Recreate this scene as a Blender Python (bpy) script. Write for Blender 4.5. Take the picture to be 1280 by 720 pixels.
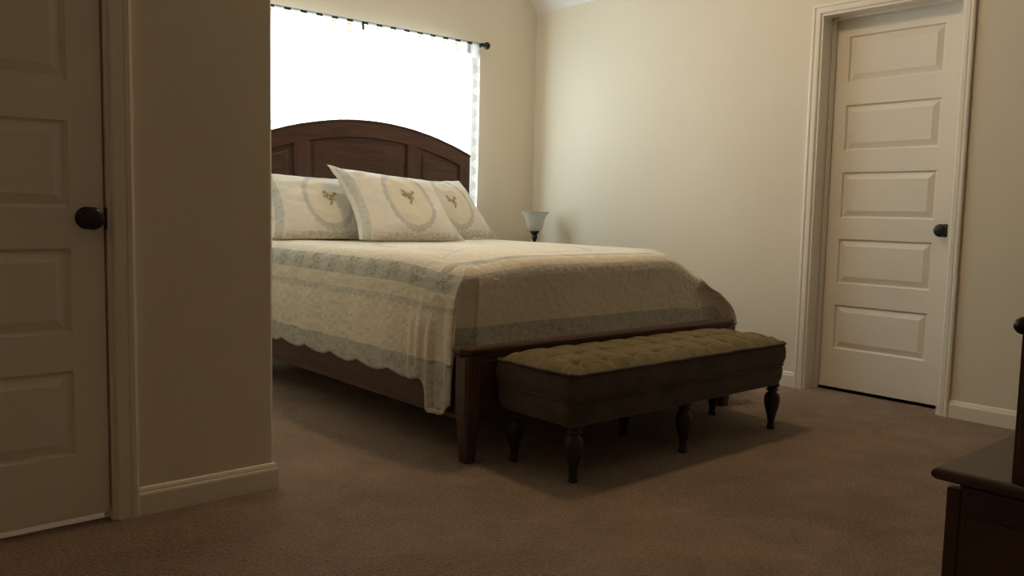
import bpy, math, random
from mathutils import Vector, Matrix, noise
random.seed(7)
for o in list(bpy.data.objects): bpy.data.objects.remove(o)
S = bpy.context.scene
COL = S.collection
PI = math.pi

# ------------------------------------------------------------------ camera
cd = bpy.data.cameras.new('camera'); cam = bpy.data.objects.new('camera', cd); COL.objects.link(cam)
cd.sensor_width = 36; cd.sensor_fit = 'HORIZONTAL'; cd.lens = 36*1049.87/1280; cd.clip_start = .02
R_ = Vector((0.75743247, -0.65254308, 0.02199062)); U_ = Vector((0.04205997, 0.08237608, 0.99571338)); F_ = Vector((0.65155737, 0.75326072, -0.08984026))
m = Matrix((R_, U_, -F_)).transposed().to_4x4(); m.translation = Vector((0, 0, .95821)); cam.matrix_world = m
S.camera = cam

# ------------------------------------------------------------------ world, lights, exposure
S.view_settings.view_transform = 'Standard'; S.view_settings.look = 'None'
S.view_settings.gamma = 1; S.view_settings.use_curve_mapping = False
S.view_settings.exposure = 0.08
SKY_STRENGTH = 15.0
CEILING_LAMP = 106.0
HALL_LAMP = 36.0
ENTRY_FILL = 13.0
w = bpy.data.worlds.new('world'); S.world = w; w.use_nodes = True
bg = w.node_tree.nodes['Background']; bg.inputs[0].default_value = (.76, .88, 1, 1); bg.inputs[1].default_value = SKY_STRENGTH

def area(name, loc, rot, sx, sy, power, color=(1, 1, 1), portal=False):
    l = bpy.data.lights.new(name, 'AREA'); l.shape = 'RECTANGLE'; l.size = sx; l.size_y = sy; l.energy = power; l.color = color
    if portal: l.cycles.is_portal = True
    o = bpy.data.objects.new(name, l); COL.objects.link(o); o.location = loc; o.rotation_euler = rot
    return o
WX0, WX1, WZ0, WZ1 = 1.88, 3.655, .80, 2.13           # window opening
area('window_portal', ((WX0+WX1)/2, 4.90, (WZ0+WZ1)/2), (-PI/2, 0, 0), WX1-WX0, WZ1-WZ0, 1, portal=True)

# ------------------------------------------------------------------ materials
def newmat(name):
    m = bpy.data.materials.new(name); m.use_nodes = True
    nt = m.node_tree; return m, nt, nt.nodes['Principled BSDF']
class G:
    """tiny node-graph helper"""
    def __init__(s, nt): s.nt = nt
    def n(s, t, **k):
        x = s.nt.nodes.new(t)
        for a, b in k.items(): setattr(x, a, b)
        return x
    def _in(s, node, i, v):
        if v is None: return
        if isinstance(v, bpy.types.NodeSocket): s.nt.links.new(v, node.inputs[i])
        else: node.inputs[i].default_value = v
    def m(s, op, a, b=None, c=None, clamp=False):
        x = s.n('ShaderNodeMath', operation=op, use_clamp=clamp)
        s._in(x, 0, a); s._in(x, 1, b); s._in(x, 2, c); return x.outputs[0]
    def mix(s, f, a, b):
        x = s.n('ShaderNodeMix', data_type='RGBA'); s._in(x, 0, f)
        s._in(x, 6, a); s._in(x, 7, b); return x.outputs[2]
    def noise(s, vec, scale, detail=3, rough=.5, dist=0):
        x = s.n('ShaderNodeTexNoise'); s._in(x, 'Vector', vec) ; x.inputs['Scale'].default_value = scale
        x.inputs['Detail'].default_value = detail; x.inputs['Roughness'].default_value = rough; x.inputs['Distortion'].default_value = dist
        return x.outputs[0]
    def vor(s, vec, scale, feature='F1'):
        x = s.n('ShaderNodeTexVoronoi', feature=feature); s._in(x, 'Vector', vec); x.inputs['Scale'].default_value = scale
        return x.outputs['Distance']
    def ramp(s, v, lo, hi):
        x = s.n('ShaderNodeMapRange'); x.interpolation_type = 'SMOOTHSTEP'; s._in(x, 0, v); x.inputs[1].default_value = lo; x.inputs[2].default_value = hi
        return x.outputs[0]
    def bump(s, h, strength, dist, bsdf, normal=None):
        x = s.n('ShaderNodeBump'); x.inputs['Strength'].default_value = strength; x.inputs['Distance'].default_value = dist
        s.nt.links.new(h, x.inputs['Height'])
        if normal: s.nt.links.new(normal, x.inputs['Normal'])
        if bsdf: s.nt.links.new(x.outputs[0], bsdf.inputs['Normal'])
        return x.outputs[0]
    def coord(s, which='Object', scale=None):
        t = s.n('ShaderNodeTexCoord').outputs[which]
        if scale:
            mp = s.n('ShaderNodeMapping'); mp.inputs['Scale'].default_value = scale; s.nt.links.new(t, mp.inputs['Vector']); t = mp.outputs[0]
        return t
def C(r, g, b): return (r, g, b, 1)

def mat_paint(name, col, rough=.6, bump=.12, scale=220):
    m, nt, b = newmat(name); g = G(nt); co = g.coord()
    n1 = g.noise(co, 1.3, 2)
    nt.links.new(g.mix(g.ramp(n1, .3, .7), C(*[c*.97 for c in col]), C(*col)), b.inputs['Base Color'])
    b.inputs['Roughness'].default_value = rough
    g.bump(g.noise(co, scale, 3), bump, .002, b)
    return m
def mat_plain(name, col, rough=.5, metal=0, bump=0, scale=60):
    m, nt, b = newmat(name); g = G(nt); co = g.coord()
    n1 = g.noise(co, scale*.3, 3)
    nt.links.new(g.mix(n1, C(*[c*.88 for c in col]), C(*[min(1, c*1.08) for c in col])), b.inputs['Base Color'])
    b.inputs['Roughness'].default_value = rough; b.inputs['Metallic'].default_value = metal
    if bump: g.bump(g.noise(co, scale, 4), bump, .002, b)
    return m
def mat_wood(name, c1, c2, stretch=(1, 12, 12), rough=.35):
    m, nt, b = newmat(name); g = G(nt); co = g.coord(scale=stretch)
    n1 = g.noise(co, 2.2, 6, .62, 1.2)
    n2 = g.noise(co, 14, 3, .6)
    f = g.ramp(g.m('ADD', g.m('MULTIPLY', n1, .75), g.m('MULTIPLY', n2, .25)), .35, .65)
    nt.links.new(g.mix(f, C(*c1), C(*c2)), b.inputs['Base Color'])
    b.inputs['Roughness'].default_value = rough
    g.bump(n2, .06, .001, b)
    return m
WALL = mat_paint('wall_paint', (.80, .722, .57), .75, .25, 160)
CEIL = mat_paint('ceiling_paint', (.88, .85, .79), .85, .3, 120)
TRIM = mat_paint('trim_paint', (.88, .82, .705), .38, .03)
BRONZE = mat_plain('oil_rubbed_bronze', (.035, .032, .032), .35, .6)
WOODX = mat_wood('cherry_wood_across', (.060, .027, .018), (.108, .052, .034), (1.2, 14, 14))
WOODY = mat_wood('cherry_wood_along', (.060, .027, .018), (.108, .052, .034), (14, 1.2, 14))
WOODZ = mat_wood('cherry_wood_upright', (.060, .027, .018), (.108, .052, .034), (14, 14, 1.2))
CHEST = mat_wood('dark_stained_wood', (.06, .028, .020), (.095, .045, .032), (14, 1.2, 14), .4)
CHESTTOP = mat_wood('dark_stained_wood_top', (.062, .030, .020), (.095, .048, .032), (14, 1.2, 14), .42)
BLACKWOOD = mat_plain('ebony_wood', (.022, .014, .011), .35)
WHITE = mat_plain('white_linen', (.80, .78, .72), .9)

# carpet
CARPET, nt, b = newmat('carpet'); g = G(nt); co = g.coord()
big = g.noise(co, 1.1, 4, .6); mid = g.noise(co, 5, 4, .65, .8); fine = g.noise(co, 95, 4, .8); tuft = g.vor(co, 120)
f = g.m('ADD', g.m('MULTIPLY', big, .24), g.m('ADD', g.m('MULTIPLY', mid, .20), g.m('MULTIPLY', fine, .56)))
nt.links.new(g.mix(g.ramp(f, .36, .64), C(.19, .125, .080), C(.45, .315, .215)), b.inputs['Base Color'])
b.inputs['Roughness'].default_value = 1; b.inputs['Specular IOR Level'].default_value = .05
b.inputs['Sheen Weight'].default_value = .25
n1 = g.bump(g.m('ADD', tuft, fine), .8, .012, None); g.bump(mid, .5, .02, b, n1)

TILE, nt, b = newmat('white_floor_tile'); b.inputs['Base Color'].default_value = C(.8, .78, .76); b.inputs['Roughness'].default_value = .3

def floral(g, s, d, scale=1.0):
    """small sprigs scattered over a grey cloth; s,d in metres"""
    cmb = g.n('ShaderNodeCombineXYZ'); g._in(cmb, 0, s); g._in(cmb, 1, d); v = cmb.outputs[0]
    base = g.mix(g.noise(v, 45*scale, 3), C(.50, .49, .435), C(.62, .605, .545))
    leaf = g.m('MULTIPLY', g.ramp(g.noise(v, 95*scale, 2, .5, 1.5), .56, .62), g.ramp(g.noise(v, 22*scale, 1), .48, .56))
    c = g.mix(leaf, base, C(.26, .25, .17))
    bud = g.m('MULTIPLY', g.ramp(g.noise(v, 130*scale, 2, .5, .6), .60, .66), g.ramp(g.noise(v, 15*scale, 1), .42, .5))
    return g.mix(bud, c, C(.44, .34, .20))
CREAM = C(.84, .775, .65)
# quilt: UV = (run along the edge, distance from the hem)
QUILT, nt, b = newmat('embroidered_quilt'); g = G(nt)
uv = g.n('ShaderNodeUVMap'); uv.uv_map = 'run'; sep = g.n('ShaderNodeSeparateXYZ'); nt.links.new(uv.outputs[0], sep.inputs[0]); s, d = sep.outputs[0], sep.outputs[1]
mask_band = g.m('MULTIPLY', g.ramp(d, .106, .102), g.ramp(d, -.088, -.084))
col = g.mix(g.ramp(g.noise(uv.outputs[0], 6, 3), .3, .7), C(.80, .735, .60), CREAM)
col = g.mix(mask_band, col, floral(g, s, d, 1.0))
# grey floral strip near the mattress edge
up = g.m('MULTIPLY', g.ramp(d, .393, .397), g.ramp(d, .478, .474))
blot = g.m('MULTIPLY', g.ramp(g.m('ABSOLUTE', g.m('SINE', g.m('MULTIPLY', s, PI/.17))), .55, .85), g.ramp(g.noise(uv.outputs[0], 60, 3, .6, 1.2), .47, .55))
upc = g.mix(g.noise(uv.outputs[0], 30, 3), C(.56, .55, .49), C(.66, .64, .57)); upc = g.mix(g.m('MULTIPLY', blot, .8), upc, C(.36, .34, .22))
col = g.mix(up, col, upc)
# scalloped lace line
sc = g.m('MULTIPLY', g.m('ABSOLUTE', g.m('SINE', g.m('MULTIPLY', s, PI/.052))), .014)
ld = g.m('ADD', d, sc)
lace = g.m('MULTIPLY', g.ramp(ld, .318, .321), g.ramp(d, .340, .337))
hole = g.ramp(g.vor(uv.outputs[0], 150), .25, .45)
col = g.mix(g.m('MULTIPLY', lace, g.m('ADD', g.m('MULTIPLY', hole, .3), .45)), col, C(.585, .57, .50))
# oval lace medallion on the top
oc = g.n('ShaderNodeSeparateXYZ'); nt.links.new(g.coord(), oc.inputs[0])
ex = g.m('DIVIDE', g.m('SUBTRACT', oc.outputs[0], 2.77), .52); ey = g.m('DIVIDE', g.m('SUBTRACT', oc.outputs[1], 3.45), .62)
rr = g.m('SQRT', g.m('ADD', g.m('POWER', ex, 2.0), g.m('POWER', ey, 2.0)))
ang = g.m('ARCTAN2', ey, ex)
r2 = g.m('ADD', rr, g.m('MULTIPLY', g.m('ABSOLUTE', g.m('SINE', g.m('MULTIPLY', ang, 24))), .02))
topm = g.ramp(oc.outputs[2], .72, .75)
ring = g.m('MULTIPLY', g.m('MULTIPLY', g.ramp(r2, .97, .98), g.ramp(r2, 1.05, 1.04)), topm)
col = g.mix(g.m('MULTIPLY', ring, .7), col, C(.60, .585, .52))
nt.links.new(col, b.inputs['Base Color']); b.inputs['Roughness'].default_value = .95; b.inputs['Specular IOR Level'].default_value = .1
q1 = g.vor(uv.outputs[0], 34, 'SMOOTH_F1'); q2 = g.noise(uv.outputs[0], 20, 4, .6, 2.5)
h = g.m('ADD', q1, g.m('MULTIPLY', q2, .9))
nn = g.bump(h, .55, .010, None); g.bump(lace, .35, .002, b, nn)

# pillow sham: UV = (-1..1, -1..1) over the face
SHAM, nt, b = newmat('embroidered_sham'); g = G(nt)
uv = g.n('ShaderNodeUVMap'); uv.uv_map = 'face'; sep = g.n('ShaderNodeSeparateXYZ'); nt.links.new(uv.outputs[0], sep.inputs[0]); u, v = sep.outputs[0], sep.outputs[1]
ex = g.m('DIVIDE', g.m('SUBTRACT', u, .05), .43); ey = g.m('DIVIDE', g.m('ADD', v, -.04), .86)
rr = g.m('SQRT', g.m('ADD', g.m('POWER', ex, 2.0), g.m('POWER', ey, 2.0)))
ang = g.m('ARCTAN2', ey, ex)
r2 = g.m('SUBTRACT', rr, g.m('MULTIPLY', g.m('ABSOLUTE', g.m('SINE', g.m('MULTIPLY', ang, 13))), .045))
lace = g.m('MULTIPLY', g.ramp(rr, .86, .88), g.ramp(r2, 1.03, 1.01))
cream = g.mix(g.ramp(g.noise(uv.outputs[0], 2.5, 2), .3, .7), C(.86, .83, .76), C(.90, .875, .81))
oval = g.ramp(rr, .87, .85)
cream = g.mix(g.m('MULTIPLY', oval, .5), cream, C(.82, .745, .58))
holes = g.ramp(g.vor(uv.outputs[0], 42), .2, .45)
col = g.mix(g.m('MULTIPLY', lace, g.m('ADD', g.m('MULTIPLY', holes, .35), .6)), cream, C(.62, .625, .60))
au = g.m('ABSOLUTE', u)
strip = g.m('MULTIPLY', g.ramp(au, .80, .81), g.ramp(au, .95, .94))
col = g.mix(g.m('MULTIPLY', strip, .75), col, g.mix(g.ramp(g.noise(uv.outputs[0], 14, 3, .6, 1), .5, .6), C(.66, .685, .665), C(.52, .55, .51)))
bot = g.m('MULTIPLY', g.ramp(v, -.86, -.88), g.ramp(g.noise(uv.outputs[0], 16, 2), .45, .55))
col = g.mix(g.m('MULTIPLY', bot, .4), col, C(.48, .49, .41))
nt.links.new(col, b.inputs['Base Color']); b.inputs['Roughness'].default_value = .95; b.inputs['Specular IOR Level'].default_value = .1
nn = g.bump(g.noise(uv.outputs[0], 9, 4, .6, 1.5), .4, .010, None); g.bump(g.m('ADD', lace, g.noise(uv.outputs[0], 60, 2)), .35, .003, b, nn)

# bench fabrics
SUEDE, nt, b = newmat('dark_brown_suede'); g = G(nt); co = g.coord()
nt.links.new(g.mix(g.ramp(g.noise(co, 9, 4, .6), .3, .7), C(.048, .035, .025), C(.082, .060, .042)), b.inputs['Base Color'])
b.inputs['Roughness'].default_value = .95; b.inputs['Sheen Weight'].default_value = .2; g.bump(g.noise(co, 300, 2), .3, .002, b)
VELVET, nt, b = newmat('olive_tufted_plush'); g = G(nt); co = g.coord()
nt.links.new(g.mix(g.ramp(g.noise(co, 16, 5, .65, .8), .32, .68), C(.10, .072, .030), C(.20, .148, .068)), b.inputs['Base Color'])
b.inputs['Roughness'].default_value = 1; b.inputs['Sheen Weight'].default_value = .5; b.inputs['Sheen Tint'].default_value = C(.7, .6, .35)
g.bump(g.noise(co, 130, 4, .7), .7, .006, b)

# sheer curtain
SHEER, nt, b = newmat('white_sheer'); g = G(nt)
uv = g.n('ShaderNodeUVMap'); uv.uv_map = 'face'
sep = g.n('ShaderNodeSeparateXYZ'); nt.links.new(uv.outputs[0], sep.inputs[0])
fx = g.m('SUBTRACT', g.m('FRACT', g.m('DIVIDE', g.m('ADD', sep.outputs[0], .047), .10)), .5); fy = g.m('SUBTRACT', g.m('FRACT', g.m('DIVIDE', sep.outputs[1], .10)), .5)
dd = g.m('SQRT', g.m('ADD', g.m('POWER', fx, 2.0), g.m('POWER', fy, 2.0)))
dots = g.ramp(dd, .30, .27)
nt.nodes.remove(b); out = nt.nodes['Material Output']
tr = g.n('ShaderNodeBsdfTransparent'); tr.inputs[0].default_value = C(1, 1, 1)
tl = g.n('ShaderNodeBsdfTranslucent'); tl.inputs[0].default_value = C(.92, .92, .92)
df = g.n('ShaderNodeBsdfDiffuse'); df.inputs[0].default_value = C(.88, .88, .86)
m1 = g.n('ShaderNodeMixShader'); m1.inputs[0].default_value = .45; nt.links.new(tl.outputs[0], m1.inputs[1]); nt.links.new(df.outputs[0], m1.inputs[2])
m2 = g.n('ShaderNodeMixShader'); nt.links.new(g.m('ADD', .5, g.m('MULTIPLY', dots, .25)), m2.inputs[0]); nt.links.new(tr.outputs[0], m2.inputs[1]); nt.links.new(m1.outputs[0], m2.inputs[2])
nt.links.new(m2.outputs[0], out.inputs[0])

def mat_clear(name, tint, gloss):
    m, nt, b = newmat(name); g = G(nt); nt.nodes.remove(b)
    tr = g.n('ShaderNodeBsdfTransparent'); tr.inputs[0].default_value = tint
    gl = g.n('ShaderNodeBsdfGlossy'); gl.inputs['Roughness'].default_value = .05
    mx = g.n('ShaderNodeMixShader'); mx.inputs[0].default_value = gloss
    nt.links.new(tr.outputs[0], mx.inputs[1]); nt.links.new(gl.outputs[0], mx.inputs[2]); nt.links.new(mx.outputs[0], nt.nodes['Material Output'].inputs[0])
    return m
PANE = mat_clear('window_glass', C(.96, .98, .97), .06)
FROST, nt, b = newmat('frosted_glass'); g = G(nt)
tr = g.n('ShaderNodeBsdfTransparent'); tr.inputs[0].default_value = C(.95, .97, .95)
b.inputs['Base Color'].default_value = C(.66, .64, .56); b.inputs['Roughness'].default_value = .35
mx = g.n('ShaderNodeMixShader'); mx.inputs[0].default_value = .45
nt.links.new(tr.outputs[0], mx.inputs[1]); nt.links.new(b.outputs[0], mx.inputs[2]); nt.links.new(mx.outputs[0], nt.nodes['Material Output'].inputs[0])
def mat_emit(name, col, st):
    m, nt, b = newmat(name); b.inputs['Emission Color'].default_value = C(*col); b.inputs['Emission Strength'].default_value = st
    b.inputs['Base Color'].default_value = C(.8, .8, .78); return m
BOWL = mat_emit('lit_glass_bowl', (1, .72, .42), CEILING_LAMP)
BOWL3 = mat_emit('entry_fill_glow', (1, .62, .30), ENTRY_FILL)
BOWL2 = mat_emit('lit_hall_bowl', (1, .80, .66), HALL_LAMP)

# ------------------------------------------------------------------ mesh helpers
class MB:
    def __init__(s): s.v = []; s.f = []; s.uv = []
    def add(s, vs, fs, uv=None):
        o = len(s.v); s.v += [tuple(p) for p in vs]; s.f += [tuple(i+o for i in f) for f in fs]
        s.uv += list(uv) if uv else [(0, 0)]*len(vs); return s
    def box(s, a, b):
        (x0, y0, z0), (x1, y1, z1) = a, b
        vs = [(x0, y0, z0), (x1, y0, z0), (x1, y1, z0), (x0, y1, z0), (x0, y0, z1), (x1, y0, z1), (x1, y1, z1), (x0, y1, z1)]
        return s.add(vs, [(0, 3, 2, 1), (4, 5, 6, 7), (0, 1, 5, 4), (1, 2, 6, 5), (2, 3, 7, 6), (3, 0, 4, 7)])
    def grid(s, fn, nu, nv, uvfn=None, flip=False):
        vs = []; uvs = []
        for j in range(nv+1):
            for i in range(nu+1):
                vs.append(fn(i/nu, j/nv)); uvs.append(uvfn(i/nu, j/nv) if uvfn else (i/nu, j/nv))
        fs = []
        for j in range(nv):
            for i in range(nu):
                a = j*(nu+1)+i; q = (a, a+1, a+nu+2, a+nu+1); fs.append(q[::-1] if flip else q)
        return s.add(vs, fs, uvs)
    def lathe(s, prof, c=(0, 0, 0), n=28, axis='z', cap=True):
        vs = []
        for r, h in prof:
            for k in range(n):
                a = 2*PI*k/n; x, y = r*math.cos(a), r*math.sin(a)
                p = {'z': (x, y, h), 'x': (h, x, y), 'y': (x, h, y)}[axis]
                vs.append((p[0]+c[0], p[1]+c[1], p[2]+c[2]))
        fs = []
        for j in range(len(prof)-1):
            for k in range(n):
                a = j*n+k; b2 = j*n+(k+1) % n; fs.append((a, b2, b2+n, a+n))
        if cap: fs.append(tuple(range(n))[::-1]); fs.append(tuple(range((len(prof)-1)*n, len(prof)*n)))
        return s.add(vs, fs)
    def sweep(s, prof, path, closed=False):
        """prof: list of (a,b); path: list of functions mapping (a,b)->point"""
        n = len(prof); vs = [fn(a, b) for fn in path for a, b in prof]; fs = []
        for j in range(len(path)-1):
            for k in range(n):
                if k == n-1 and not closed: continue
                a = j*n+k; b2 = j*n+(k+1) % n; fs.append((a, b2, b2+n, a+n))
        if closed: fs.append(tuple(range(n))[::-1]); fs.append(tuple(range((len(path)-1)*n, len(path)*n)))
        return s.add(vs, fs)
    def tube(s, pts, r, n=10):
        pts = [Vector(p) for p in pts]; vs = []
        for i, p in enumerate(pts):
            t = (pts[min(i+1, len(pts)-1)]-pts[max(i-1, 0)]).normalized()
            a = t.orthogonal().normalized() if abs(t.z) > .9 else t.cross(Vector((0, 0, 1))).normalized(); b2 = t.cross(a)
            for k in range(n):
                an = 2*PI*k/n; vs.append(p+a*math.cos(an)*r+b2*math.sin(an)*r)
        fs = [(j*n+k, j*n+(k+1) % n, (j+1)*n+(k+1) % n, (j+1)*n+k) for j in range(len(pts)-1) for k in range(n)]
        fs.append(tuple(range(n))[::-1]); fs.append(tuple(range((len(pts)-1)*n, len(pts)*n)))
        return s.add(vs, fs)
    def build(s, name, mat, parent=None, bevel=0, smooth=False, uvname=None, loc=None, segs=2, recalc=True):
        me = bpy.data.meshes.new(name); loc = Vector(loc) if loc else Vector((0, 0, 0))
        me.from_pydata([tuple(Vector(p)-loc) for p in s.v], [], s.f)
        if uvname:
            l = me.uv_layers.new(name=uvname)
            for lp in me.loops: l.data[lp.index].uv = s.uv[lp.vertex_index]
        me.materials.append(mat); me.update()
        if recalc:
            import bmesh
            bm = bmesh.new(); bm.from_mesh(me); bmesh.ops.recalc_face_normals(bm, faces=bm.faces); bm.to_mesh(me); bm.free()
        if smooth: me.polygons.foreach_set('use_smooth', [True]*len(me.polygons))
        o = bpy.data.objects.new(name, me); COL.objects.link(o); o.location = loc
        if parent: o.parent = parent; o.matrix_parent_inverse = parent.matrix_basis.inverted()
        if bevel:
            bv = o.modifiers.new('bevel', 'BEVEL'); bv.width = bevel; bv.segments = segs; bv.limit_method = 'ANGLE'; bv.angle_limit = .6
            if not smooth:
                for p in me.polygons: p.use_smooth = True
                wn = o.modifiers.new('wn', 'WEIGHTED_NORMAL'); wn.keep_sharp = True
        return o
def tag(o, label=None, cat=None, group=None, kind=None):
    if label: o['label'] = label
    if cat: o['category'] = cat
    if group: o['group'] = group
    if kind: o['kind'] = kind
    return o
def struct(o, label, cat): return tag(o, label, cat, None, 'structure')
def empty(name, loc, label, cat, group=None, kind=None):
    o = bpy.data.objects.new(name, None); o.empty_display_size = .1; COL.objects.link(o); o.location = loc
    return tag(o, label, cat, group, kind)
def rrect(x0, y0, x1, y1, r, z, n=6):
    pts = []
    for cx, cy, a0 in ((x1-r, y1-r, 0), (x0+r, y1-r, PI/2), (x0+r, y0+r, PI), (x1-r, y0+r, 1.5*PI)):
        for k in range(n+1):
            a = a0+PI/2*k/n; pts.append((cx+r*math.cos(a), cy+r*math.sin(a), z))
    return pts
def smooth(x): x = max(0, min(1, x)); return x*x*(3-2*x)

# ------------------------------------------------------------------ room shell
XR, YW, YL, XC = 4.307, 4.764, 2.654, 1.2327
T = .115
X0, Y0 = -1.6, -2.2
struct(MB().box((X0-.1, Y0-.1, -.1), (XR+.35, YW+.25, 0)).build('floor', CARPET), 'tan brown cut pile carpet over the bedroom floor', 'floor')
# ceiling: tray over the room, profile runs along y
c = MB()
prof = [(X0-.1, 2.43), (XC, 2.43), (1.64, 2.9), (3.95, 2.9), (XR, 2.432), (XR+.35, 2.432)]
up_ = [(x, z+.12) for x, z in prof][::-1]
loop = prof+up_
vs = [(x, Y0-.1, z) for x, z in loop]+[(x, YW+.25, z) for x, z in loop]; n = len(loop)
fs = [(i, (i+1) % n, n+(i+1) % n, n+i) for i in range(n)]
for i in range(len(prof)-1):
    a, b_ = i, i+1; c_, d_ = n-2-i, n-1-i
    fs.append((a, b_, c_, d_)); fs.append((n+a, n+b_, n+c_, n+d_))
c.add(vs, fs); struct(c.build('ceiling', CEIL), 'pale ceiling sloping up from the right wall above the bed', 'ceiling')
# right wall with door opening
DY0, DY1, DH = 1.715, 2.455, 2.065
wr = MB().box((XR, Y0, 0), (XR+.12, DY0, 2.5)).box((XR, DY1, 0), (XR+.12, YW+.2, 2.5)).box((XR, DY0, DH), (XR+.12, DY1, 2.5))
struct(wr.build('wall_right', WALL), 'long beige painted wall with the closed white panel door', 'wall')
# window wall
wb = MB().box((XC-.1, YW, 0), (WX0, YW+.15, 3)).box((WX1, YW, 0), (XR+.12, YW+.15, 3)).box((WX0, YW, 0), (WX1, YW+.15, WZ0)).box((WX0, YW, WZ1), (WX1, YW+.15, 3))
struct(wb.build('wall_back', WALL), 'beige painted wall behind the headboard, holding the window', 'wall')
# left wall with door opening, plus the return beside the bed
LX0, LX1, LH = .012, .727, 2.06
wl = MB().box((X0, YL, 0), (LX0, YL+T, 2.5)).box((LX1, YL, 0), (XC, YL+T, 2.5)).box((LX0, YL, LH), (LX1, YL+T, 2.5)).box((XC-.115, YL+T, 0), (XC, YW, 2.5))
struct(wl.build('wall_left', WALL, bevel=.012, segs=3), 'shadowed brown-beige wall ending at the corner left of the bed', 'wall')
struct(MB().box((X0, Y0-.1, 0), (XR, Y0, 3)).build('wall_front', WALL), 'beige wall behind the viewer', 'wall')
struct(MB().box((X0-.1, Y0, 0), (X0, YW+.15, 2.6)).build('wall_side', WALL), 'beige wall at the far left, outside the view', 'wall')
struct(MB().box((X0, YW, 0), (XC-.1, YW+.1, 2.6)).build('wall_bath', WALL), 'beige wall of the room behind the left door', 'wall')
cl = MB().box((XR+.12, 1.3, 0), (XR+.75, 1.4, 2.5)).box((XR+.12, 2.8, 0), (XR+.75, 2.9, 2.5)).box((XR+.70, 1.4, 0), (XR+.80, 2.8, 2.5)).box((XR+.12, 1.3, 2.4), (XR+.8, 2.9, 2.5)).box((XR+.12, 1.3, -.1), (XR+.8, 2.9, 0))  # closed box added so sky light cannot leak under the right door
struct(cl.build('wall_light_stop', WALL), 'unseen box added behind the right wall door to block sky light', 'wall')
struct(MB().box((X0, YL+.035, .0005), (XC-.115, YW, .002)).build('floor_bath', TILE), 'pale tiled floor glimpsed under the left door', 'floor')

# baseboards
BBP = [(0, 0), (.014, 0), (.014, .062), (.0125, .068), (.0095, .072), (.0095, .076), (.006, .084), (0, .087)]
def baseboard(name, path, label):
    """path: list of (x,y,nx,ny) with mitre-scaled outward normals"""
    mb = MB()
    mb.sweep(BBP, [(lambda a, b, p=p: (p[0]+p[2]*a, p[1]+p[3]*a, b)) for p in path], closed=True)
    return struct(mb.build(name, TRIM), label, 'baseboard')
baseboard('baseboard_left', [(.79, YL, 0, -1), (XC, YL, 1, -1), (XC, YW, 1, 0)], 'white baseboard with beaded top along the shadowed left wall')
baseboard('baseboard_entry', [(X0, YL, 0, -1), (-.052, YL, 0, -1)], 'white baseboard left of the left door')
baseboard('baseboard_right', [(XR, 1.664, -1, 0), (XR, Y0, -1, 0)], 'white baseboard right of the right wall door')
baseboard('baseboard_back', [(XC, YW, 0, -1), (XR, YW, -1, -1), (XR, 2.507, -1, 0)], 'white baseboard between the window wall and the right wall door')

# door casings and jambs
def casing(name, o, u, nrm, W, H, cw, depth, label, stop_at):
    """opening from o along u width W; nrm = into the room; jamb runs back `depth`"""
    o, u, nrm = Vector(o), Vector(u), Vector(nrm); z = Vector((0, 0, 1))
    P = [(0, 0), (0, .010), (.006, .014), (.5*cw, .0155), (.62*cw, .013), (.68*cw, .0175), (.86*cw, .0185), (cw, .016), (cw, 0)]
    def fn(base, du, dz): return lambda a, b: tuple(o+u*(base[0]+du*a)+z*(base[1]+dz*a)+nrm*b)
    mb = MB(); mb.sweep(P, [fn((0, 0), -1, 0), fn((0, H), -1, 1), fn((W, H), 1, 1), fn((W, 0), 1, 0)], closed=True)
    r = struct(mb.build(name, TRIM), label, 'door trim')
    j = MB(); t = .012
    def bx(u0, u1, z0, z1, d0, d1):
        ps = [o+u*a+z*b+nrm*(-d) for a in (u0, u1) for b in (z0, z1) for d in (d0, d1)]
        j.add(ps, [(0, 1, 3, 2), (4, 6, 7, 5), (0, 4, 5, 1), (2, 3, 7, 6), (0, 2, 6, 4), (1, 5, 7, 3)])
    bx(0, t, 0, H, -.004, depth); bx(W-t, W, 0, H, -.004, depth); bx(t, W-t, H-t, H, -.004, depth)
    s0, s1 = stop_at
    bx(t, t+.011, 0, H-t, s0, s1); bx(W-t-.011, W-t, 0, H-t, s0, s1); bx(t, W-t, H-t-.011, H-t, s0, s1)
    j.build('jamb', TRIM, r)
    return r
t1 = casing('trim_1', (LX0, YL, 0), (1, 0, 0), (0, -1, 0), LX1-LX0, LH, .062, T, 'white casing around the left door', (.048, .085))
t2 = casing('trim_2', (XR, DY0, 0), (0, 1, 0), (-1, 0, 0), DY1-DY0, DH, .050, .175, 'white casing around the right wall door', (.090, .128))
# latch plate on the left jamb
lp = MB().box((LX1-.0155, YL-.005, .880), (LX1-.0115, YL+.022, .946)).build('latch_plate', BRONZE, t1, bevel=.001)
lp['label'] = 'dark bronze latch plate'

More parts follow.
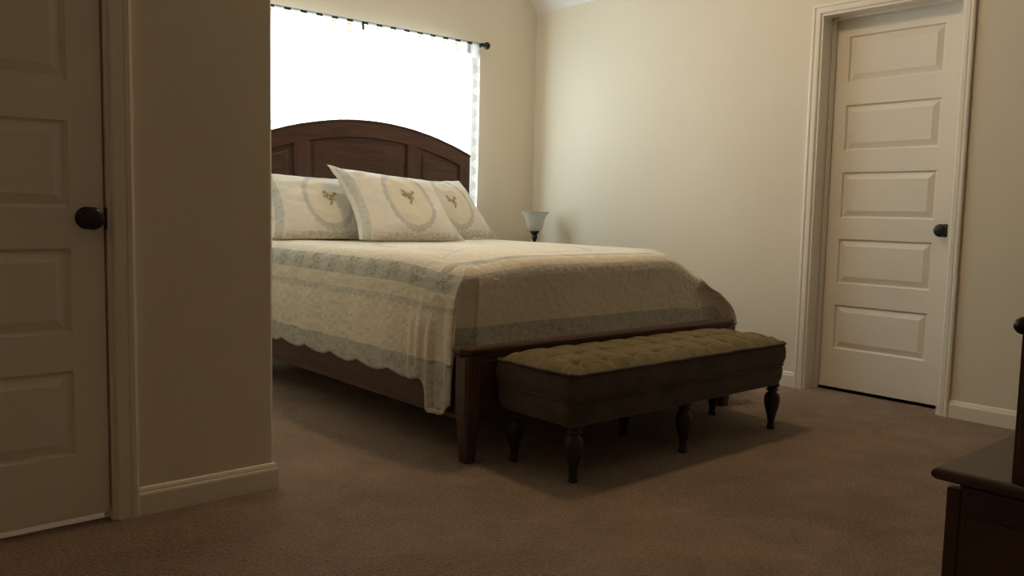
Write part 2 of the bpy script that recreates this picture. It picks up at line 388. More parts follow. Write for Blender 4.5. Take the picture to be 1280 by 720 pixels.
def door(name, o, u, nrm, W, z0, z1, ru, rects, label):
    """slab front face at plane through o; raised panels in rects"""
    o, u, nrm = Vector(o), Vector(u), Vector(nrm); z = Vector((0, 0, 1)); TH = .035
    P = lambda a, b, d: tuple(o+u*a+z*b+nrm*d)
    mb = MB()
    def quad(a0, a1, b0, b1): mb.add([P(a0, b0, 0), P(a1, b0, 0), P(a1, b1, 0), P(a0, b1, 0)], [(0, 1, 2, 3)])
    r0, r1 = ru
    quad(0, r0, z0, z1); quad(r1, W, z0, z1)
    cur = z0
    for b0, b1 in rects:
        quad(r0, r1, cur, b0); cur = b1
        loops = [(0, 0), (.003, -.010), (.007, -.0125), (.011, -.0125), (.040, -.001), (.042, -.001)]
        vs = []
        for ins, d in loops: vs += [P(r0+ins, b0+ins, d), P(r1-ins, b0+ins, d), P(r1-ins, b1-ins, d), P(r0+ins, b1-ins, d)]
        fs = [(4*i+k, 4*i+(k+1) % 4, 4*i+4+(k+1) % 4, 4*i+4+k) for i in range(len(loops)-1) for k in range(4)]+[tuple(range(4*len(loops)-4, 4*len(loops)))]
        mb.add(vs, fs)
    quad(r0, r1, cur, z1)
    # sides and back
    vs = [P(0, z0, 0), P(W, z0, 0), P(W, z1, 0), P(0, z1, 0), P(0, z0, -TH), P(W, z0, -TH), P(W, z1, -TH), P(0, z1, -TH)]
    mb.add(vs, [(0, 1, 5, 4), (1, 2, 6, 5), (2, 3, 7, 6), (3, 0, 4, 7), (4, 5, 6, 7)])
    return struct(mb.build(name, TRIM, recalc=False), label, 'door')
rc = [(.236, .484), (.603, .851), (.968, 1.218), (1.337, 1.583), (1.708, 1.952)]
d1 = door('door_1', (LX0+.014, YL+.012, 0), (1, 0, 0), (0, -1, 0), LX1-LX0-.028-.003, .026, 2.043, (.090, .593), [(.215, .468), (.580, .826), (.942, 1.190), (1.304, 1.55), (1.67, 1.92)], 'shadowed white five panel door with dark knob at the left edge')
d2 = door('door_2', (XR+.132, DY0+.014, 0), (0, 1, 0), (-1, 0, 0), DY1-DY0-.028, .016, 2.048, (.126, .630), rc, 'white five panel door in the right wall, dark knob at right')
def knob(parent, p, nrm, ax):
    s_ = -1 if (nrm[0]+nrm[1]) < 0 else 1
    prof = [(.0, 0), (.033, 0), (.033, .004), (.029, .008), (.013, .011), (.0115, .030), (.016, .036), (.0255, .041), (.0315, .049), (.0330, .056), (.0305, .064), (.023, .069), (.012, .0715), (0, .072)]
    mb = MB().lathe([(r, h*s_) for r, h in prof], p, 32, ax, cap=False)
    k = mb.build('door_knob', BRONZE, parent, smooth=True); k['label'] = 'round dark bronze knob'; return k
knob(d1, (.665, YL+.012, .914), (0, -1), 'y')
knob(d2, (XR+.132, 1.795, .914), (-1, 0), 'x')

# ------------------------------------------------------------------ window
win = empty('window_1', ((WX0+WX1)/2, YW+.07, WZ0), 'bright window behind the sheer curtains', 'window', kind='structure')
fr = MB(); a, bb = WX0, WX1; y0, y1 = YW+.06, YW+.12
for (x0, z0_, x1, z1_) in ((a, WZ0, bb, WZ0+.05), (a, WZ1-.05, bb, WZ1), (a, WZ0+.05, a+.05, WZ1-.05), (bb-.05, WZ0+.05, bb, WZ1-.05), ((a+bb)/2-.04, WZ0+.05, (a+bb)/2+.04, WZ1-.05)):
    fr.box((x0, y0, z0_), (x1, y1, z1_))
fr.build('window_frame', TRIM, win, bevel=.004)
mz = (WZ0+WZ1)/2
for x0, x1 in ((a+.05, (a+bb)/2-.04), ((a+bb)/2+.04, bb-.05)):
    for z0_, z1_, yy in ((WZ0+.05, mz+.015, y0+.012), (mz-.015, WZ1-.05, y0+.034)):
        sb = MB(); t = .03
        sb.box((x0, yy, z0_), (x1, yy+.02, z0_+t)).box((x0, yy, z1_-t), (x1, yy+.02, z1_)).box((x0, yy, z0_+t), (x0+t, yy+.02, z1_-t)).box((x1-t, yy, z0_+t), (x1, yy+.02, z1_-t))
        sh = sb.build('sash', TRIM, win)
        MB().box((x0+t, yy+.008, z0_+t), (x1-t, yy+.011, z1_-t)).build('pane', PANE, sh)
MB().box((a-.0, YW-.015, WZ0-.018), (bb+.0, YW+.06, WZ0)).build('window_sill', TRIM, win, bevel=.004)

# curtain rod
RY, RZ = YW-.09, 2.112
rod = empty('curtain_rod', (2.77, RY, RZ), 'dark bronze curtain rod with round ball ends above the window', 'curtain rod')
MB().tube([(1.80, RY, RZ), (3.715, RY, RZ)], .0085, 16).build('rod', BRONZE, rod, smooth=True)
for sx, x in ((-1, 1.80), (1, 3.715)):
    pf = [(.0, 0), (.014, 0), (.014, .005), (.009, .008), (.009, .012), (.014, .016), (.009, .021), (.010, .024), (.018, .029), (.0235, .038), (.0255, .047), (.0235, .057), (.016, .066), (.006, .071), (0, .072)]
    MB().lathe([(r, sx*h) for r, h in pf], (x, RY, RZ), 28, 'x', cap=False).build('finial', BRONZE, rod, smooth=True)
for x in (1.83, 2.765, 3.695):
    br = MB().box((x-.006, RY, RZ-.018), (x+.006, YW-.001, RZ-.0095)).box((x-.012, YW-.006, RZ-.05), (x+.012, YW-.0005, RZ+.02))
    br.box((x-.006, RY-.013, RZ-.045 if x == 2.765 else RZ-.022), (x+.006, RY-.009, RZ+.003))
    br.build('bracket', BRONZE, rod)
def curtain(x0, x1, label, seed):
    W = x1-x0; zt, zb = 2.045, .34; nfold = 9
    cen = ((x0+x1)/2, RY, zt)
    cu = empty('sheer_curtain', cen, label, 'curtain', 'sheer tab top curtains on the rod')
    def fn(a, b):
        zz = zb+(zt-zb)*b; x = x0+W*a
        y = RY+.004+.018*math.sin(a*nfold*2*PI+.6*math.sin(3*b+seed))*(.45+.55*(1-b))+.006*math.sin(a*31+seed)*(1-b)
        if zz < 1.55: y += .0
        dip = -.010*abs(math.sin(a*nfold*PI)) if b > .999 else 0
        return (x, y, zz+dip)
    MB().grid(fn, 150, 60, lambda a, b: (a*W*1.0, b*(zt-zb))).build('panel', SHEER, cu, smooth=True, uvname='face', recalc=False)
    for k in range(nfold):
        xc = x0+W*(k+.5)/nfold; hw = .030; r = .0115
        path = [(RY-.006, zt-.03), (RY-r, zt+.02), (RY-r, RZ-.002)]+[(RY-r*math.cos(t*PI/6), RZ+r*math.sin(t*PI/6)) for t in range(1, 6)]+[(RY+r, RZ-.002), (RY+r, zt+.02), (RY+.008, zt-.03)]
        tb = MB(); tb.grid(lambda a, b, path=path: (xc-hw+2*hw*a+.004*math.sin(b*9), path[int(round(b*(len(path)-1)))][0], path[int(round(b*(len(path)-1)))][1]), 4, len(path)-1, lambda a, b: (.0, .0))
        tb.build('tab', SHEER, cu, smooth=True, uvname='face', recalc=False)
    return cu
curtain(1.845, 2.772, 'left sheer white tab top curtain behind the arched headboard', 0)
curtain(2.776, 3.703, 'right sheer white tab top curtain, its edge hanging beside the headboard', 2)

# ------------------------------------------------------------------ bed
bed = empty('bed', (2.77, 3.55, 0), 'cherry wood panel bed with arched headboard and low footboard', 'bed')
BX0, BX1 = 1.90, 3.622
# headboard
HX0, HX1 = 1.970, 3.574; HY0, HY1 = 4.60, 4.65
def arch(x, off=0): return 1.497-off-.167*((x-2.772)/.802)**2
hb = MB()
def archstrip(mb, xa, xb, lo, hi, y0, y1, n=28):
    vs = []; fs = []
    for i in range(n+1):
        x = xa+(xb-xa)*i/n
        vs += [(x, y0, lo(x)), (x, y0, hi(x)), (x, y1, hi(x)), (x, y1, lo(x))]
    for i in range(n):
        for k in range(4): fs.append((4*i+k, 4*i+(k+1) % 4, 4*i+4+(k+1) % 4, 4*i+4+k))
    fs.append((0, 1, 2, 3)); fs.append((4*n+3, 4*n+2, 4*n+1, 4*n)); mb.add(vs, fs)
archstrip(hb, HX0, HX1, lambda x: .35, lambda x: arch(x, .02), HY0+.018, HY1-.006)
head = hb.build('headboard', WOODX, bed)
f_ = MB(); archstrip(f_, HX0, HX1, lambda x: arch(x, .098), lambda x: arch(x), HY0, HY1, 40); f_.build('arched_rail', WOODX, head, bevel=.004)
f_ = MB(); archstrip(f_, HX0-.0, HX1+.0, lambda x: arch(x)-.004, lambda x: arch(x)+.010, HY0-.008, HY1+.008, 40); f_.build('cap_molding', WOODX, head, bevel=.004)
for xa, xb in ((HX0, HX0+.085), (2.270, 2.372), (3.063, 3.158), (HX1-.085, HX1)):
    s_ = MB(); archstrip(s_, xa, xb, lambda x: .36, lambda x: arch(x, .09), HY0+.001, HY1-.001, 4); s_.build('stile', WOODZ, head, bevel=.003)
for xa, xb in ((HX0+.085, 2.270), (2.372, 3.063), (3.158, HX1-.085)):
    s_ = MB(); archstrip(s_, xa+.03, xb-.03, lambda x: .60, lambda x: arch(x, .13), HY0+.010, HY0+.022, 14); s_.build('raised_panel', WOODX, head, bevel=.006)
MB().box((HX0, HY0+.001, .36), (HX1, HY1-.001, .48)).build('lower_rail', WOODX, head, bevel=.003)
for xa in (HX0, HX1-.07): MB().box((xa, HY0, 0), (xa+.07, HY1, .42)).build('leg', WOODZ, bed, bevel=.004)
# footboard rail with moulded cap and clipped corners
FZ = .4465; FY0, FY1 = 2.452, 2.502
def plan(off, clip=.035):
    return [(BX0-off, 2.52), (BX0-off, FY0-off+clip), (BX0-off+clip, FY0-off), (BX1+off-clip, FY0-off), (BX1+off, FY0-off+clip), (BX1+off, 2.52)]
fb = MB().box((BX0+.03, FY0+.005, .20), (BX1-.03, FY1-.012, FZ-.028))
fb.box((BX0+.06, FY0+.001, .225), (BX1-.06, FY0+.008, .39))
foot = fb.build('footboard', WOODX, bed, bevel=.003)
cp = MB(); levels = [(.000, FZ-.040), (.002, FZ-.036), (.002, FZ-.030), (.007, FZ-.024), (.009, FZ-.014), (.009, FZ-.008), (.005, FZ), ]
inner = [(1.99, 2.52), (1.99, 2.50), (2.0, 2.498), (3.54, 2.498), (3.55, 2.50), (3.55, 2.52)]
vs = []; L = []
for off, zz in levels: L.append([(x, y, zz) for x, y in plan(off)])
L.append([(x, y, FZ) for x, y in inner]); L.append([(x, y, FZ-.04) for x, y in inner])
for l in L: vs += l
n = 6; fs = [(j*n+k, j*n+k+1, (j+1)*n+k+1, (j+1)*n+k) for j in range(len(L)-1) for k in range(n-1)]
fs += [((len(L)-1)*n+k, (len(L)-1)*n+k+1, k+1, k) for k in range(n-1)]
fs.append(tuple(j*n for j in range(len(L)))); fs.append(tuple(j*n+5 for j in range(len(L)))[::-1])
cp.add(vs, fs); cp.build('cap_molding', WOODX, foot)
for sx, xc in ((1, BX0+.04), (-1, BX1-.04)):
    pm = MB()
    def ring(h, c_, z_, cx=xc, cy=2.484):
        return [(cx-h+c_, cy-h, z_), (cx+h-c_, cy-h, z_), (cx+h, cy-h+c_, z_), (cx+h, cy+h-c_, z_), (cx+h-c_, cy+h, z_), (cx-h+c_, cy+h, z_), (cx-h, cy+h-c_, z_), (cx-h, cy-h+c_, z_)]
    lv = [ring(.024, .005, 0), ring(.026, .006, .02), ring(.036, .010, .17), ring(.0395, .012, .19), ring(.040, .012, .20), ring(.040, .012, FZ-.035)]
    vs = [p for l in lv for p in l]; fs = [(j*8+k, j*8+(k+1) % 8, (j+1)*8+(k+1) % 8, (j+1)*8+k) for j in range(len(lv)-1) for k in range(8)]
    fs += [tuple(range(8))[::-1], tuple(range(40, 48))]
    # reeded centre strip on the foot-facing side
    pm.add(vs, fs); 
    for dx in (-.014, 0, .014): pm.tube([(xc+dx, 2.4445, .20), (xc+dx, 2.4445, FZ-.05)], .0045, 8)
    pm.build('bed_post', WOODZ, bed, bevel=.002)
for x0, x1 in ((1.93, 1.958), (3.582, 3.61)):
    sr = MB().box((x0, 2.50, .158), (x1, 4.60, .40)); e = x0-.005 if x0 < 2 else x1
    sr.box((e, 2.52, .158), (e+.005, 4.60, .180)).box((e, 2.52, .375), (e+.005, 4.60, .40))
    sr.build('side_rail', WOODY, bed, bevel=.002)
MB().box((1.965, 2.4905, .24), (3.575, 4.59, .412)).build('box_spring', WHITE, bed, bevel=.02)

# ------------------------------------------------------------------ quilt
ZT = .776; QX0, QX1, QY = 1.925, 3.615, 2.535; QH = 4.585; IN = .09; RAD = .07
def bumpz(x, y):
    e = min(x-QX0-IN, QX1-IN-x, y-QY-IN, 9); return .008*noise.noise(Vector((x*3, y*3, 0)))*smooth(e/.12)
q = MB(); nx, ny = 110, 130
ix0, ix1, iy0 = QX0+IN, QX1-IN, QY+IN
def hemd(x, y):  # distance from the hem, on the top surface
    ds = min(x-QX0, QX1-x)+.475; df = (y-QY)+.335
    return (y, ds) if ds < df else (x+7, df)
def slump(p):
    """the right foot corner sags and pulls in; the left one only a little"""
    x, y, z = p
    for cx, dz, dx in ((3.615, .115, -.085), (1.925, .035, .010)):
        r = math.hypot(x-cx, y-2.535); w = smooth(1-r/.46)
        hi = smooth((z-.42)/.34)
        z -= dz*w*hi; x += dx*w*hi
    return (x, y, z)
def mattress():
    rings = []
    for o, z in ((.03, .415), (.005, .425), (0, .45), (0, .68), (.006, .705), (.025, .728), (.06, .740), (.12, .743), (.25, .744), (.45, .744), (.65, .744), (.78, .744)):
        r = max(.02, .15-o*.2); pts = []
        base = rrect(1.965+o, 2.61+o, 3.565-o, 4.585-o, r, z)
        for i in range(len(base)):
            a_, b_ = Vector(base[i]), Vector(base[(i+1) % len(base)]); k = 14 if i % 7 == 6 else 1
            for j in range(k): pts.append(slump(tuple(a_+(b_-a_)*j/k)))
        rings.append(pts)
    n = len(rings[0]); mb = MB()
    fs = [(j*n+k, j*n+(k+1) % n, (j+1)*n+(k+1) % n, (j+1)*n+k) for j in range(len(rings)-1) for k in range(n)]
    fs += [tuple(range(n))[::-1], tuple(range((len(rings)-1)*n, len(rings)*n))]
    mb.add([p for r in rings for p in r], fs); mb.build('mattress', WHITE, bed, smooth=True)
mattress()
q.grid(lambda a, b_: slump((ix0+(ix1-ix0)*a, iy0+(QH-iy0)*b_, ZT+bumpz(ix0+(ix1-ix0)*a, iy0+(QH-iy0)*b_))), nx, ny, lambda a, b_: hemd(ix0+(ix1-ix0)*a, iy0+(QH-iy0)*b_))
st = []
NL, NF, NX_ = 190, 24, 130
for i in range(NL+1):
    y = QH+(iy0-QH)*i/NL; st.append(dict(base=(ix0, y), n=(-1, 0), run=y, side='L', k=y))
for i in range(1, NF):
    th = PI/2*i/NF; st.append(dict(base=(ix0, iy0), n=(-math.cos(th), -math.sin(th)), run=iy0-.12*i/NF, side='CL', k=i/NF))
for i in range(NX_+1):
    x = ix0+(ix1-ix0)*i/NX_; st.append(dict(base=(x, iy0), n=(0, -1), run=x+7, side='F', k=x))
for i in range(1, NF):
    th = PI/2*i/NF; st.append(dict(base=(ix1, iy0), n=(math.sin(th), -math.cos(th)), run=iy0-.12*(1-i/NF), side='CR', k=i/NF))
for i in range(NL+1):
    y = iy0+(QH-iy0)*i/NL; st.append(dict(base=(ix1, y), n=(1, 0), run=y, side='R', k=y))
NJ = 40
def drop_of(s_):
    sd, k = s_['side'], s_['k']
    if sd in 'LR':
        flap = smooth((2.735-k)/.075) if sd == 'L' else 0
        return .488+.122*flap+.026*(abs(math.sin(PI*(k-.02)/.245))-.5)*(1-flap)
    if sd == 'F': return .355
    if sd == 'CL': return .610-.05*smooth(k/.5)**2 if k < .5 else .560+(.355-.560)*smooth((k-.5)/.16)
    return .355+.11*smooth((k-.3)/.7)
def xside(y, dn):
    low = smooth((dn-.02)/.3); near = smooth((2.98-y)/.32)
    return .020+.020*low+low*(.008*math.sin(y*PI*2/.245+1)+.008*noise.noise(Vector((y*6, dn*3, 5))))*(1-.4*near)+near*smooth((dn-.08)/.3)*.009*math.sin(y*PI*2/.068+.5*math.sin(dn*9))
cols = []
for s_ in st:
    D = drop_of(s_); bx_, by_ = s_['base']; nx_, ny_ = s_['n']; sd, k = s_['side'], s_['k']
    nom = .475 if sd in 'LR' or (sd == 'CL' and k < .6) or (sd == 'CR' and k > .4) else .335
    samp = [(r_, 0, r_-IN) for r_ in (0, (IN-RAD)*.5)]
    R0 = IN-RAD
    for j in range(10):
        a_ = PI/2*j/9; samp.append((R0+RAD*math.sin(a_), RAD*(1-math.cos(a_)), R0-IN+RAD*a_))
    larc = samp[-1][2]
    for j in range(1, NJ+1):
        f = j/NJ; samp.append((R0+RAD, RAD+(D-RAD)*f, larc+(D-RAD)*f))
    pts = []
    for o_, dn, ar in samp:
        x = bx_+nx_*o_; y = by_+ny_*o_; zz = ZT-dn
        low = smooth((dn-.02)/.3); w = smooth(dn/.13)
        if sd == 'L':
            x -= xside(y, dn)*w
        elif sd == 'R':
            near = smooth((3.15-y)/.55)
            x += w*(.03+.02*low+low*.008*math.sin(y*PI*2/.245))+near*.115*smooth((dn-.05)/.38)
        elif sd == 'CL':
            xs = QX0-xside(iy0, dn)
            if k < .5: tx, ty = xs+.006*math.sin(k*PI*4)*low, iy0-(iy0-2.530)*(k/.5)
            else:
                kk = (k-.5)/.5; tx = xs+(ix0-xs)*kk; ty = 2.530+.035*math.sin(PI*kk)+.005*kk
            x = x*(1-w)+tx*w; y = y*(1-w)+ty*w
        elif sd == 'CR':
            fl = .05*w+.115*smooth((dn-.05)/.38)
            if k > .5: tx, ty = QX1+fl, 2.545+(iy0-2.545)*((k-.5)/.5)
            else:
                kk = k/.5; tx = ix1-.08*w+(QX1+fl-ix1+.08*w)*kk; ty = QY+.075*math.sin(PI*kk)+.01*kk
            x = x*(1-w)+tx*w; y = y*(1-w)+ty*w
        else:
            pull = smooth((k-(ix1-.14))/.14); x -= .08*w*pull*pull
            y += low*(.006*noise.noise(Vector((k*5, dn*4, 9)))+.004*math.sin(k*9)+.004)
        d_ = nom-ar
        if sd in 'LR' and ar < 0: d_ = min(d_, (y-QY)+.335)
        pts.append((slump((x, y, zz)), (s_['run'], d_)))
    cols.append(pts)
nr = len(cols[0]); vs = []; uvs = []
for c_ in cols:
    for p, u_ in c_: vs.append(p); uvs.append(u_)
fs = [(i*nr+j, (i+1)*nr+j, (i+1)*nr+j+1, i*nr+j+1) for i in range(len(cols)-1) for j in range(nr-1)]
q.add(vs, fs, uvs)
quilt = q.build('quilt', QUILT, smooth=True, uvname='run')
so = quilt.modifiers.new('thick', 'SOLIDIFY'); so.thickness = .005; so.offset = -1
tag(quilt, 'cream quilted coverlet with floral border hanging over the bed', 'quilt')

# ------------------------------------------------------------------ pillows
def sprig(parent, P, cen, sc):
    """small embroidered flower sprig lying on the pillow face"""
    mb = MB(); rnd = random.Random(3)
    def leaf(u0, v0, ang, ln, wd):
        vs = []; n = 8
        for k in range(n):
            t = 2*PI*k/n; a, b_ = math.cos(t)*ln, math.sin(t)*wd
            vs.append(P(u0+(a*math.cos(ang)-b_*math.sin(ang)), v0+(a*math.sin(ang)+b_*math.cos(ang))*1.5, .0022))
        mb.add(vs, [tuple(range(n))])
    stems = [((0, -.26), (.02, -.02)), ((.02, -.02), (-.09, .14)), ((.02, -.05), (.10, .10)), ((0, -.08), (-.10, .02))]
    for (a, b_), (c_, d_) in stems:
        for i in range(9):
            t = i/8; leaf(cen[0]+(a+(c_-a)*t)*sc, cen[1]+(b_+(d_-b_)*t)*sc, math.atan2(d_-b_, c_-a), .020*sc, .008*sc)
            if i % 2: leaf(cen[0]+(a+(c_-a)*t)*sc+rnd.uniform(-.035, .035)*sc, cen[1]+(b_+(d_-b_)*t)*sc+rnd.uniform(-.03, .03)*sc, rnd.uniform(0, 3), .030*sc, .014*sc)
    mb.build('embroidered_sprig', SPRIG, parent, recalc=False)
    fl = MB(); mb = fl
    for (a, b_) in ((-.09, .15), (.10, .11), (-.10, .02), (.02, .03), (.05, -.08)):
        for k in range(5):
            t = 2*PI*k/5; leaf(cen[0]+(a+.022*math.cos(t))*sc, cen[1]+(b_+.03*math.sin(t))*sc, t, .020*sc, .013*sc)
    fl.build('embroidered_blossoms', BLOOM, parent, recalc=False)
SPRIG = mat_plain('olive_brown_thread', (.37, .31, .19), .8)
BLOOM = mat_plain('tan_thread', (.52, .41, .25), .8)
def pillow(label, BL, BR, TR, TL, T=.085, seed=0, motif=(.05, .05), ears=(.03, .0, .05, .0), sag=.03):
    BL, BR, TR, TL = map(Vector, (BL, BR, TR, TL))
    ears = dict(zip(((-1, -1), (1, -1), (1, 1), (-1, 1)), ears))
    cen = (BL+BR+TR+TL)/4; nrm = ((BR-BL).cross(TL-BL)).normalized()
    eu = (BR-BL).normalized(); ev = (TL-BL).normalized()
    def P(u, v, extra=0, back=False):
        # sides bow inwards between the pulled-out corners
        cu = u*(1-.15*(1-v*v)*abs(u)**2); cv = v*(1-(.12 if v > 0 else .025)*(1-u*u)*abs(v)**2)
        rd = ears[(1 if u > 0 else -1, 1 if v > 0 else -1)]*(abs(u)**5)*(abs(v)**5); cu *= 1-rd; cv *= 1-rd
        a, b_ = (cu+1)/2, (cv+1)/2
        p = BL*(1-a)*(1-b_)+BR*a*(1-b_)+TR*a*b_+TL*(1-a)*b_
        au, av = min(1, abs(u)/.975), min(1, abs(v)/.975)
        e = max(0, (1-au**3.0))**.6*max(0, (1-av**3.0))**.6
        th = 1.18*T*e*(1+.10*noise.noise(Vector((u*1.6+seed, v*1.6, 2))))
        th += .006*e*math.sin(3.2*(abs(u)*1.3+abs(v)*1.2)*3+seed)*smooth((au+av-1.05)/.6)+.009*noise.noise(Vector((u*4+seed, v*5, 7)))*e+.006*(1-e)*noise.noise(Vector((u*7, v*7, seed)))*(1 if not back else -1)
        p = p-ev*0
        if v < -.6: p = p+Vector((0, 0, .0))
        return p+nrm*((th+.002+extra)*(-1 if back else 1))
    mb = MB(); N, M = 72, 52
    ff = lambda back: (lambda a, b_: tuple(P(2*a-1, 2*b_-1, 0, back)))
    mb.grid(ff(False), N, M, lambda a, b_: (2*a-1, 2*b_-1))
    mb.grid(ff(True), N, M, lambda a, b_: (2*a-1, 2*b_-1), flip=True)
    # close the rim
    fs = []; o2 = (N+1)*(M+1)
    rim = [i for i in range(N+1)]+[j*(N+1)+N for j in range(1, M+1)]+[M*(N+1)+i for i in range(N-1, -1, -1)]+[j*(N+1) for j in range(M-1, 0, -1)]
    for i in range(len(rim)):
        a, b_ = rim[i], rim[(i+1) % len(rim)]; mb.f.append((a, a+o2, b_+o2, b_))
    base = Vector((cen.x, cen.y, min(BL.z, BR.z)))
    p = mb.build('pillow', SHAM, smooth=True, uvname='face', loc=base)
    tag(p, label, 'pillow', 'pillows in embroidered shams against the headboard')
    sprig(p, P, motif, .9)
    return p
pillow('cream embroidered pillow at the left, partly behind the middle one', (1.97, 4.29, .784), (2.68, 4.27, .778), (2.66, 4.47, 1.135), (1.97, 4.50, 1.155), .085, 1, (.06, .05))
pillow('cream embroidered pillow at the right, slumping beside the curtain edge', (2.90, 4.27, .778), (3.60, 4.32, .790), (3.385, 4.47, 1.165), (2.86, 4.47, 1.16), .085, 5, (.02, .0))
pillow('frontmost cream embroidered pillow, in the middle with its corner pointing up', (2.385, 4.06, .782), (3.125, 4.06, .779), (3.035, 4.27, 1.145), (2.305, 4.27, 1.20), .085, 9, (.05, .1), (.02, 0, .11, 0))

# ------------------------------------------------------------------ bench
bench = empty('tufted_bench', (2.71, 2.25, 0), 'long brown upholstered bench with olive tufted top at the foot of the bed', 'bench')
def side_long(pts, m=12):
    out = []
    for i in range(len(pts)):
        a, b_ = Vector(pts[i]), Vector(pts[(i+1) % len(pts)])
        k = m if (b_-a).length > .2 else 1
        for j in range(k): out.append(tuple(a+(b_-a)*j/k))
    return out
def body(levels, wob=.003):
    rings = [side_long(rrect(2.05-o, 2.035-o, 3.385+o, 2.432+o, .03, z)) for o, z in levels]
    mb = MB(); n = len(rings[0]); vs = []
    for j, r in enumerate(rings):
        for p in r:
            w_ = wob*noise.noise(Vector((p[0]*6, p[1]*6, p[2]*9)))
            vs.append((p[0]+w_, p[1]+w_, p[2]))
    fs = [(j*n+k, j*n+(k+1) % n, (j+1)*n+(k+1) % n, (j+1)*n+k) for j in range(len(rings)-1) for k in range(n)]
    fs += [tuple(range(n))[::-1], tuple(range((len(rings)-1)*n, len(rings)*n))]
    return mb.add(vs, fs), rings
b1, _ = body([(-.008, .208), (.0, .214), (.008, .240), (.011, .270), (.009, .292), (.004, .302)])
b1.build('base', SUEDE, bench, smooth=True)
b2, rg = body([(.004, .3025), (.012, .309), (.018, .330), (.019, .360), (.015, .385), (.010, .396)])
b2.build('cushion_side', SUEDE, bench, smooth=True)
for o, z_, r_, nm in ((.010, .3015, .0045, 'piping'), (.013, .397, .0060, 'fringed_piping')):
    pp = side_long(rrect(2.05-o, 2.035-o, 3.385+o, 2.432+o, .03, z_), 30)
    pp = [(p[0]+.0015*random.uniform(-1, 1)*(r_ > .005), p[1]+.0015*random.uniform(-1, 1)*(r_ > .005), p[2]+.002*random.uniform(-1, 1)*(r_ > .005)) for p in pp]
    MB().tube(pp+[pp[0]], r_, 8).build(nm, SUEDE, bench, smooth=True)
# tufted top
NXT, NYT = 9, 3
bxa, bxb, bya, byb = 2.040, 3.395, 2.025, 2.431
tufts = [(bxa+(bxb-bxa)*(i+.5)/NXT, bya+(byb-bya)*(j+.5)/NYT) for i in range(NXT) for j in range(NYT)]
def topz(x, y):
    ex = min(x-bxa, bxb-x); ey = min(y-bya, byb-y)
    e = 1-(1-min(1, ex/.07))**2.2; f = 1-(1-min(1, ey/.07))**2.2
    z_ = .396+.040*e*f
    for tx, ty in tufts:
        d2 = (x-tx)**2+(y-ty)**2
        if d2 < .02: z_ -= .010*math.exp(-d2/(.020**2))+.005*math.exp(-d2/(.05**2))
    # creases joining tufts
    for j in range(NYT):
        ty = bya+(byb-bya)*(j+.5)/NYT; z_ -= .007*math.exp(-((y-ty)/.012)**2)*e
    for i in range(NXT):
        tx = bxa+(bxb-bxa)*(i+.5)/NXT; z_ -= .004*math.exp(-((x-tx)/.012)**2)*f
    return z_+.003*noise.noise(Vector((x*22, y*22, 3)))*e*f
MB().grid(lambda a, b_: (bxa+(bxb-bxa)*a, bya+(byb-bya)*b_, topz(bxa+(bxb-bxa)*a, bya+(byb-bya)*b_)), 210, 80).build('tufted_top', VELVET, bench, smooth=True)
for tx, ty in tufts:
    MB().lathe([(0, .0), (.008, .0), (.011, .003), (.008, .006), (0, .0075)], (tx, ty, topz(tx, ty)-.001), 12, 'z', cap=False).build('button', VELVET, bench, smooth=True)
LEG = [(0, 0), (.018, 0), (.0195, .004), (.017, .012), (.0145, .026), (.0165, .045), (.024, .075), (.032, .105), (.0358, .130), (.035, .148), (.028, .163), (.020, .170), (.019, .174), (.026, .178), (.027, .184), (.022, .188), (.021, .192), (.030, .197), (.031, .205), (.029, .212), (0, .212)]
for x in (2.098, 2.729, 3.372):
    for y in (2.070, 2.392):
        MB().lathe(LEG, (x, y, 0), 24, 'z', cap=False).build('leg', BLACKWOOD, bench, smooth=True)['label'] = 'black turned leg'

# ------------------------------------------------------------------ nightstand and lamp
ns = empty('nightstand', (4.02, 4.50, 0), 'dark cherry nightstand in the corner behind the bed', 'nightstand')
MB().box((3.78, 4.30, .10), (4.26, 4.70, .57)).build('body', WOODZ, ns, bevel=.004)
MB().box((3.76, 4.27, .57), (4.28, 4.715, .60)).build('top', WOODX, ns, bevel=.008)
for x in (3.80, 4.20):
    for y in (4.32, 4.64): MB().box((x, y, 0), (x+.04, y+.04, .10)).build('leg', WOODZ, ns, bevel=.003)
for z_ in (.12, .345):
    dr = MB().box((3.80, 4.286, z_), (4.24, 4.30, z_+.205)).build('drawer', WOODX, ns, bevel=.004)
    MB().lathe([(0, 0), (.007, 0), (.007, -.012), (.015, -.018), (.013, -.026), (0, -.029)], (4.02, 4.286, z_+.10), 16, 'y', cap=False).build('knob', BRONZE, dr, smooth=True)
lamp = empty('table_lamp', (4.088, 4.49, .60), 'small lamp with flared frosted glass shade and dark metal stem', 'lamp')
MB().lathe([(0, 0), (.070, 0), (.072, .008), (.060, .016), (.030, .024), (.014, .036), (.010, .06), (.016, .075), (.018, .090), (.010, .105), (.009, .150), (.013, .165), (.020, .172), (.021, .186), (.0165, .192), (.0175, .200), (.024, .210), (.036, .219), (.037, .224), (.030, .228), (0, .228)], (4.088, 4.49, .60), 32, 'z', cap=False).build('stem', BRONZE, lamp, smooth=True)
sp = [(.028, .226), (.045, .232), (.055, .250), (.063, .285), (.074, .320), (.086, .345), (.101, .363), (.104, .367), (.100, .366), (.084, .349), (.072, .324), (.060, .287), (.052, .253), (.043, .237), (.028, .231)]
MB().lathe(sp, (4.088, 4.49, .60), 40, 'z', cap=False).build('glass_shade', FROST, lamp, smooth=True)

# ------------------------------------------------------------------ chest at the right edge
ch = empty('chest', (1.9, .2, 0), 'dark stained wooden chest with a low side ledge at the right edge', 'chest')
ZC = .50
# base body
MB().box((1.665, -.55, .0), (2.15, .615, ZC-.026)).build('base', CHEST, ch, bevel=.003)
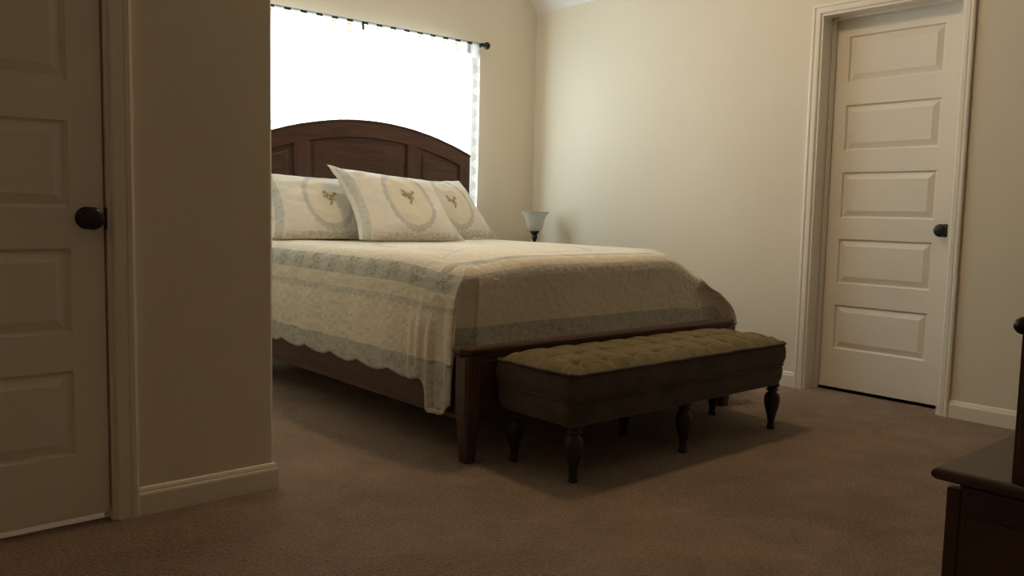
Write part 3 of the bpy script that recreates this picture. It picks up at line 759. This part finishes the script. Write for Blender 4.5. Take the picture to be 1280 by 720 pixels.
# slab top with rounded nose
tp = MB(); x0, x1, y0_, y1_ = 1.612, 2.18, -.58, .648; vs = []; levels = []
for k in range(9):
    a_ = -PI/2+PI*k/8; levels.append((.0125*math.cos(a_)-.0125, ZC-.0125+.0125*math.sin(a_)))
L = [[(x0-o, y0_-o, z_), (x1+o, y0_-o, z_), (x1+o, y1_+o, z_), (x0-o, y1_+o, z_)] for o, z_ in levels]
vs = [p for l in L for p in l]; fs = [(j*4+k, j*4+(k+1) % 4, (j+1)*4+(k+1) % 4, (j+1)*4+k) for j in range(8) for k in range(4)]+[(3, 2, 1, 0), (32, 33, 34, 35)]
tp.add(vs, fs); tp.build('ledge_top', CHESTTOP, ch, bevel=.001)
# front door panel standing a little proud of the base, lighter edge
MB().box((1.640, .603, .04), (1.664, .628, ZC-.040)).build('edge_strip', CHESTTOP, ch, bevel=.002)
dp = MB().box((1.640, .0, .04), (1.664, .602, ZC-.032)).build('door_panel', CHEST, ch, bevel=.002)
MB().box((1.634, .03, .09), (1.641, .595, ZC-.085)).build('raised_panel', CHEST, dp, bevel=.004)
MB().box((1.628, -.55, ZC), (2.12, .517, 1.62)).build('upper_case', CHEST, ch, bevel=.002)
MB().box((1.60, -.58, 1.62), (2.15, .545, 1.65)).build('crown', CHEST, ch, bevel=.008)
MB().box((1.620, -.545, ZC+.02), (1.629, -.026, 1.58)).build('upper_door', CHEST, ch, bevel=.002)
up = MB().box((1.620, -.02, ZC+.02), (1.629, .508, 1.58)).build('upper_door', CHEST, ch, bevel=.002)
MB().lathe([(0, 0), (.007, 0), (.007, -.014), (.013, -.022), (.0155, -.030), (.013, -.038), (0, -.042)], (1.618, .5035, .785), 20, 'x', cap=False).build('knob', BRONZE, up, smooth=True)['label'] = 'dark round knob'

# ------------------------------------------------------------------ ceiling lights (above the frame) and an added fill light
def bowl(name, loc, r, mat, label):
    o = empty(name, loc, label, 'ceiling light')
    MB().lathe([(0, 0), (r*1.12, 0), (r*1.12, -.02), (r*1.02, -.03), (0, -.03)], loc, 40, 'z', cap=False).build('canopy', BRONZE, o, smooth=False)
    MB().lathe([(r, -.03)]+[(r*math.cos(t*PI/20), -.03-r*.62*math.sin(t*PI/20)) for t in range(1, 11)], loc, 40, 'z', cap=False).build('glass_bowl', mat, o, smooth=True)
    return o
bowl('ceiling_light', (2.63, 2.58, 2.9), .11, BOWL, 'flush ceiling light with lit glass bowl over the foot of the bed')
bowl('hall_ceiling_light', (-.6, 3.7, 2.43), .10, BOWL2, 'small lit ceiling light in the room behind the left door')
bowl('entry_fill_light', (-.9, .7, 2.43), .11, BOWL3, 'dim warm fill light added behind the viewer, out of view')  # unseen fill lamp, added to brighten the left wall and door
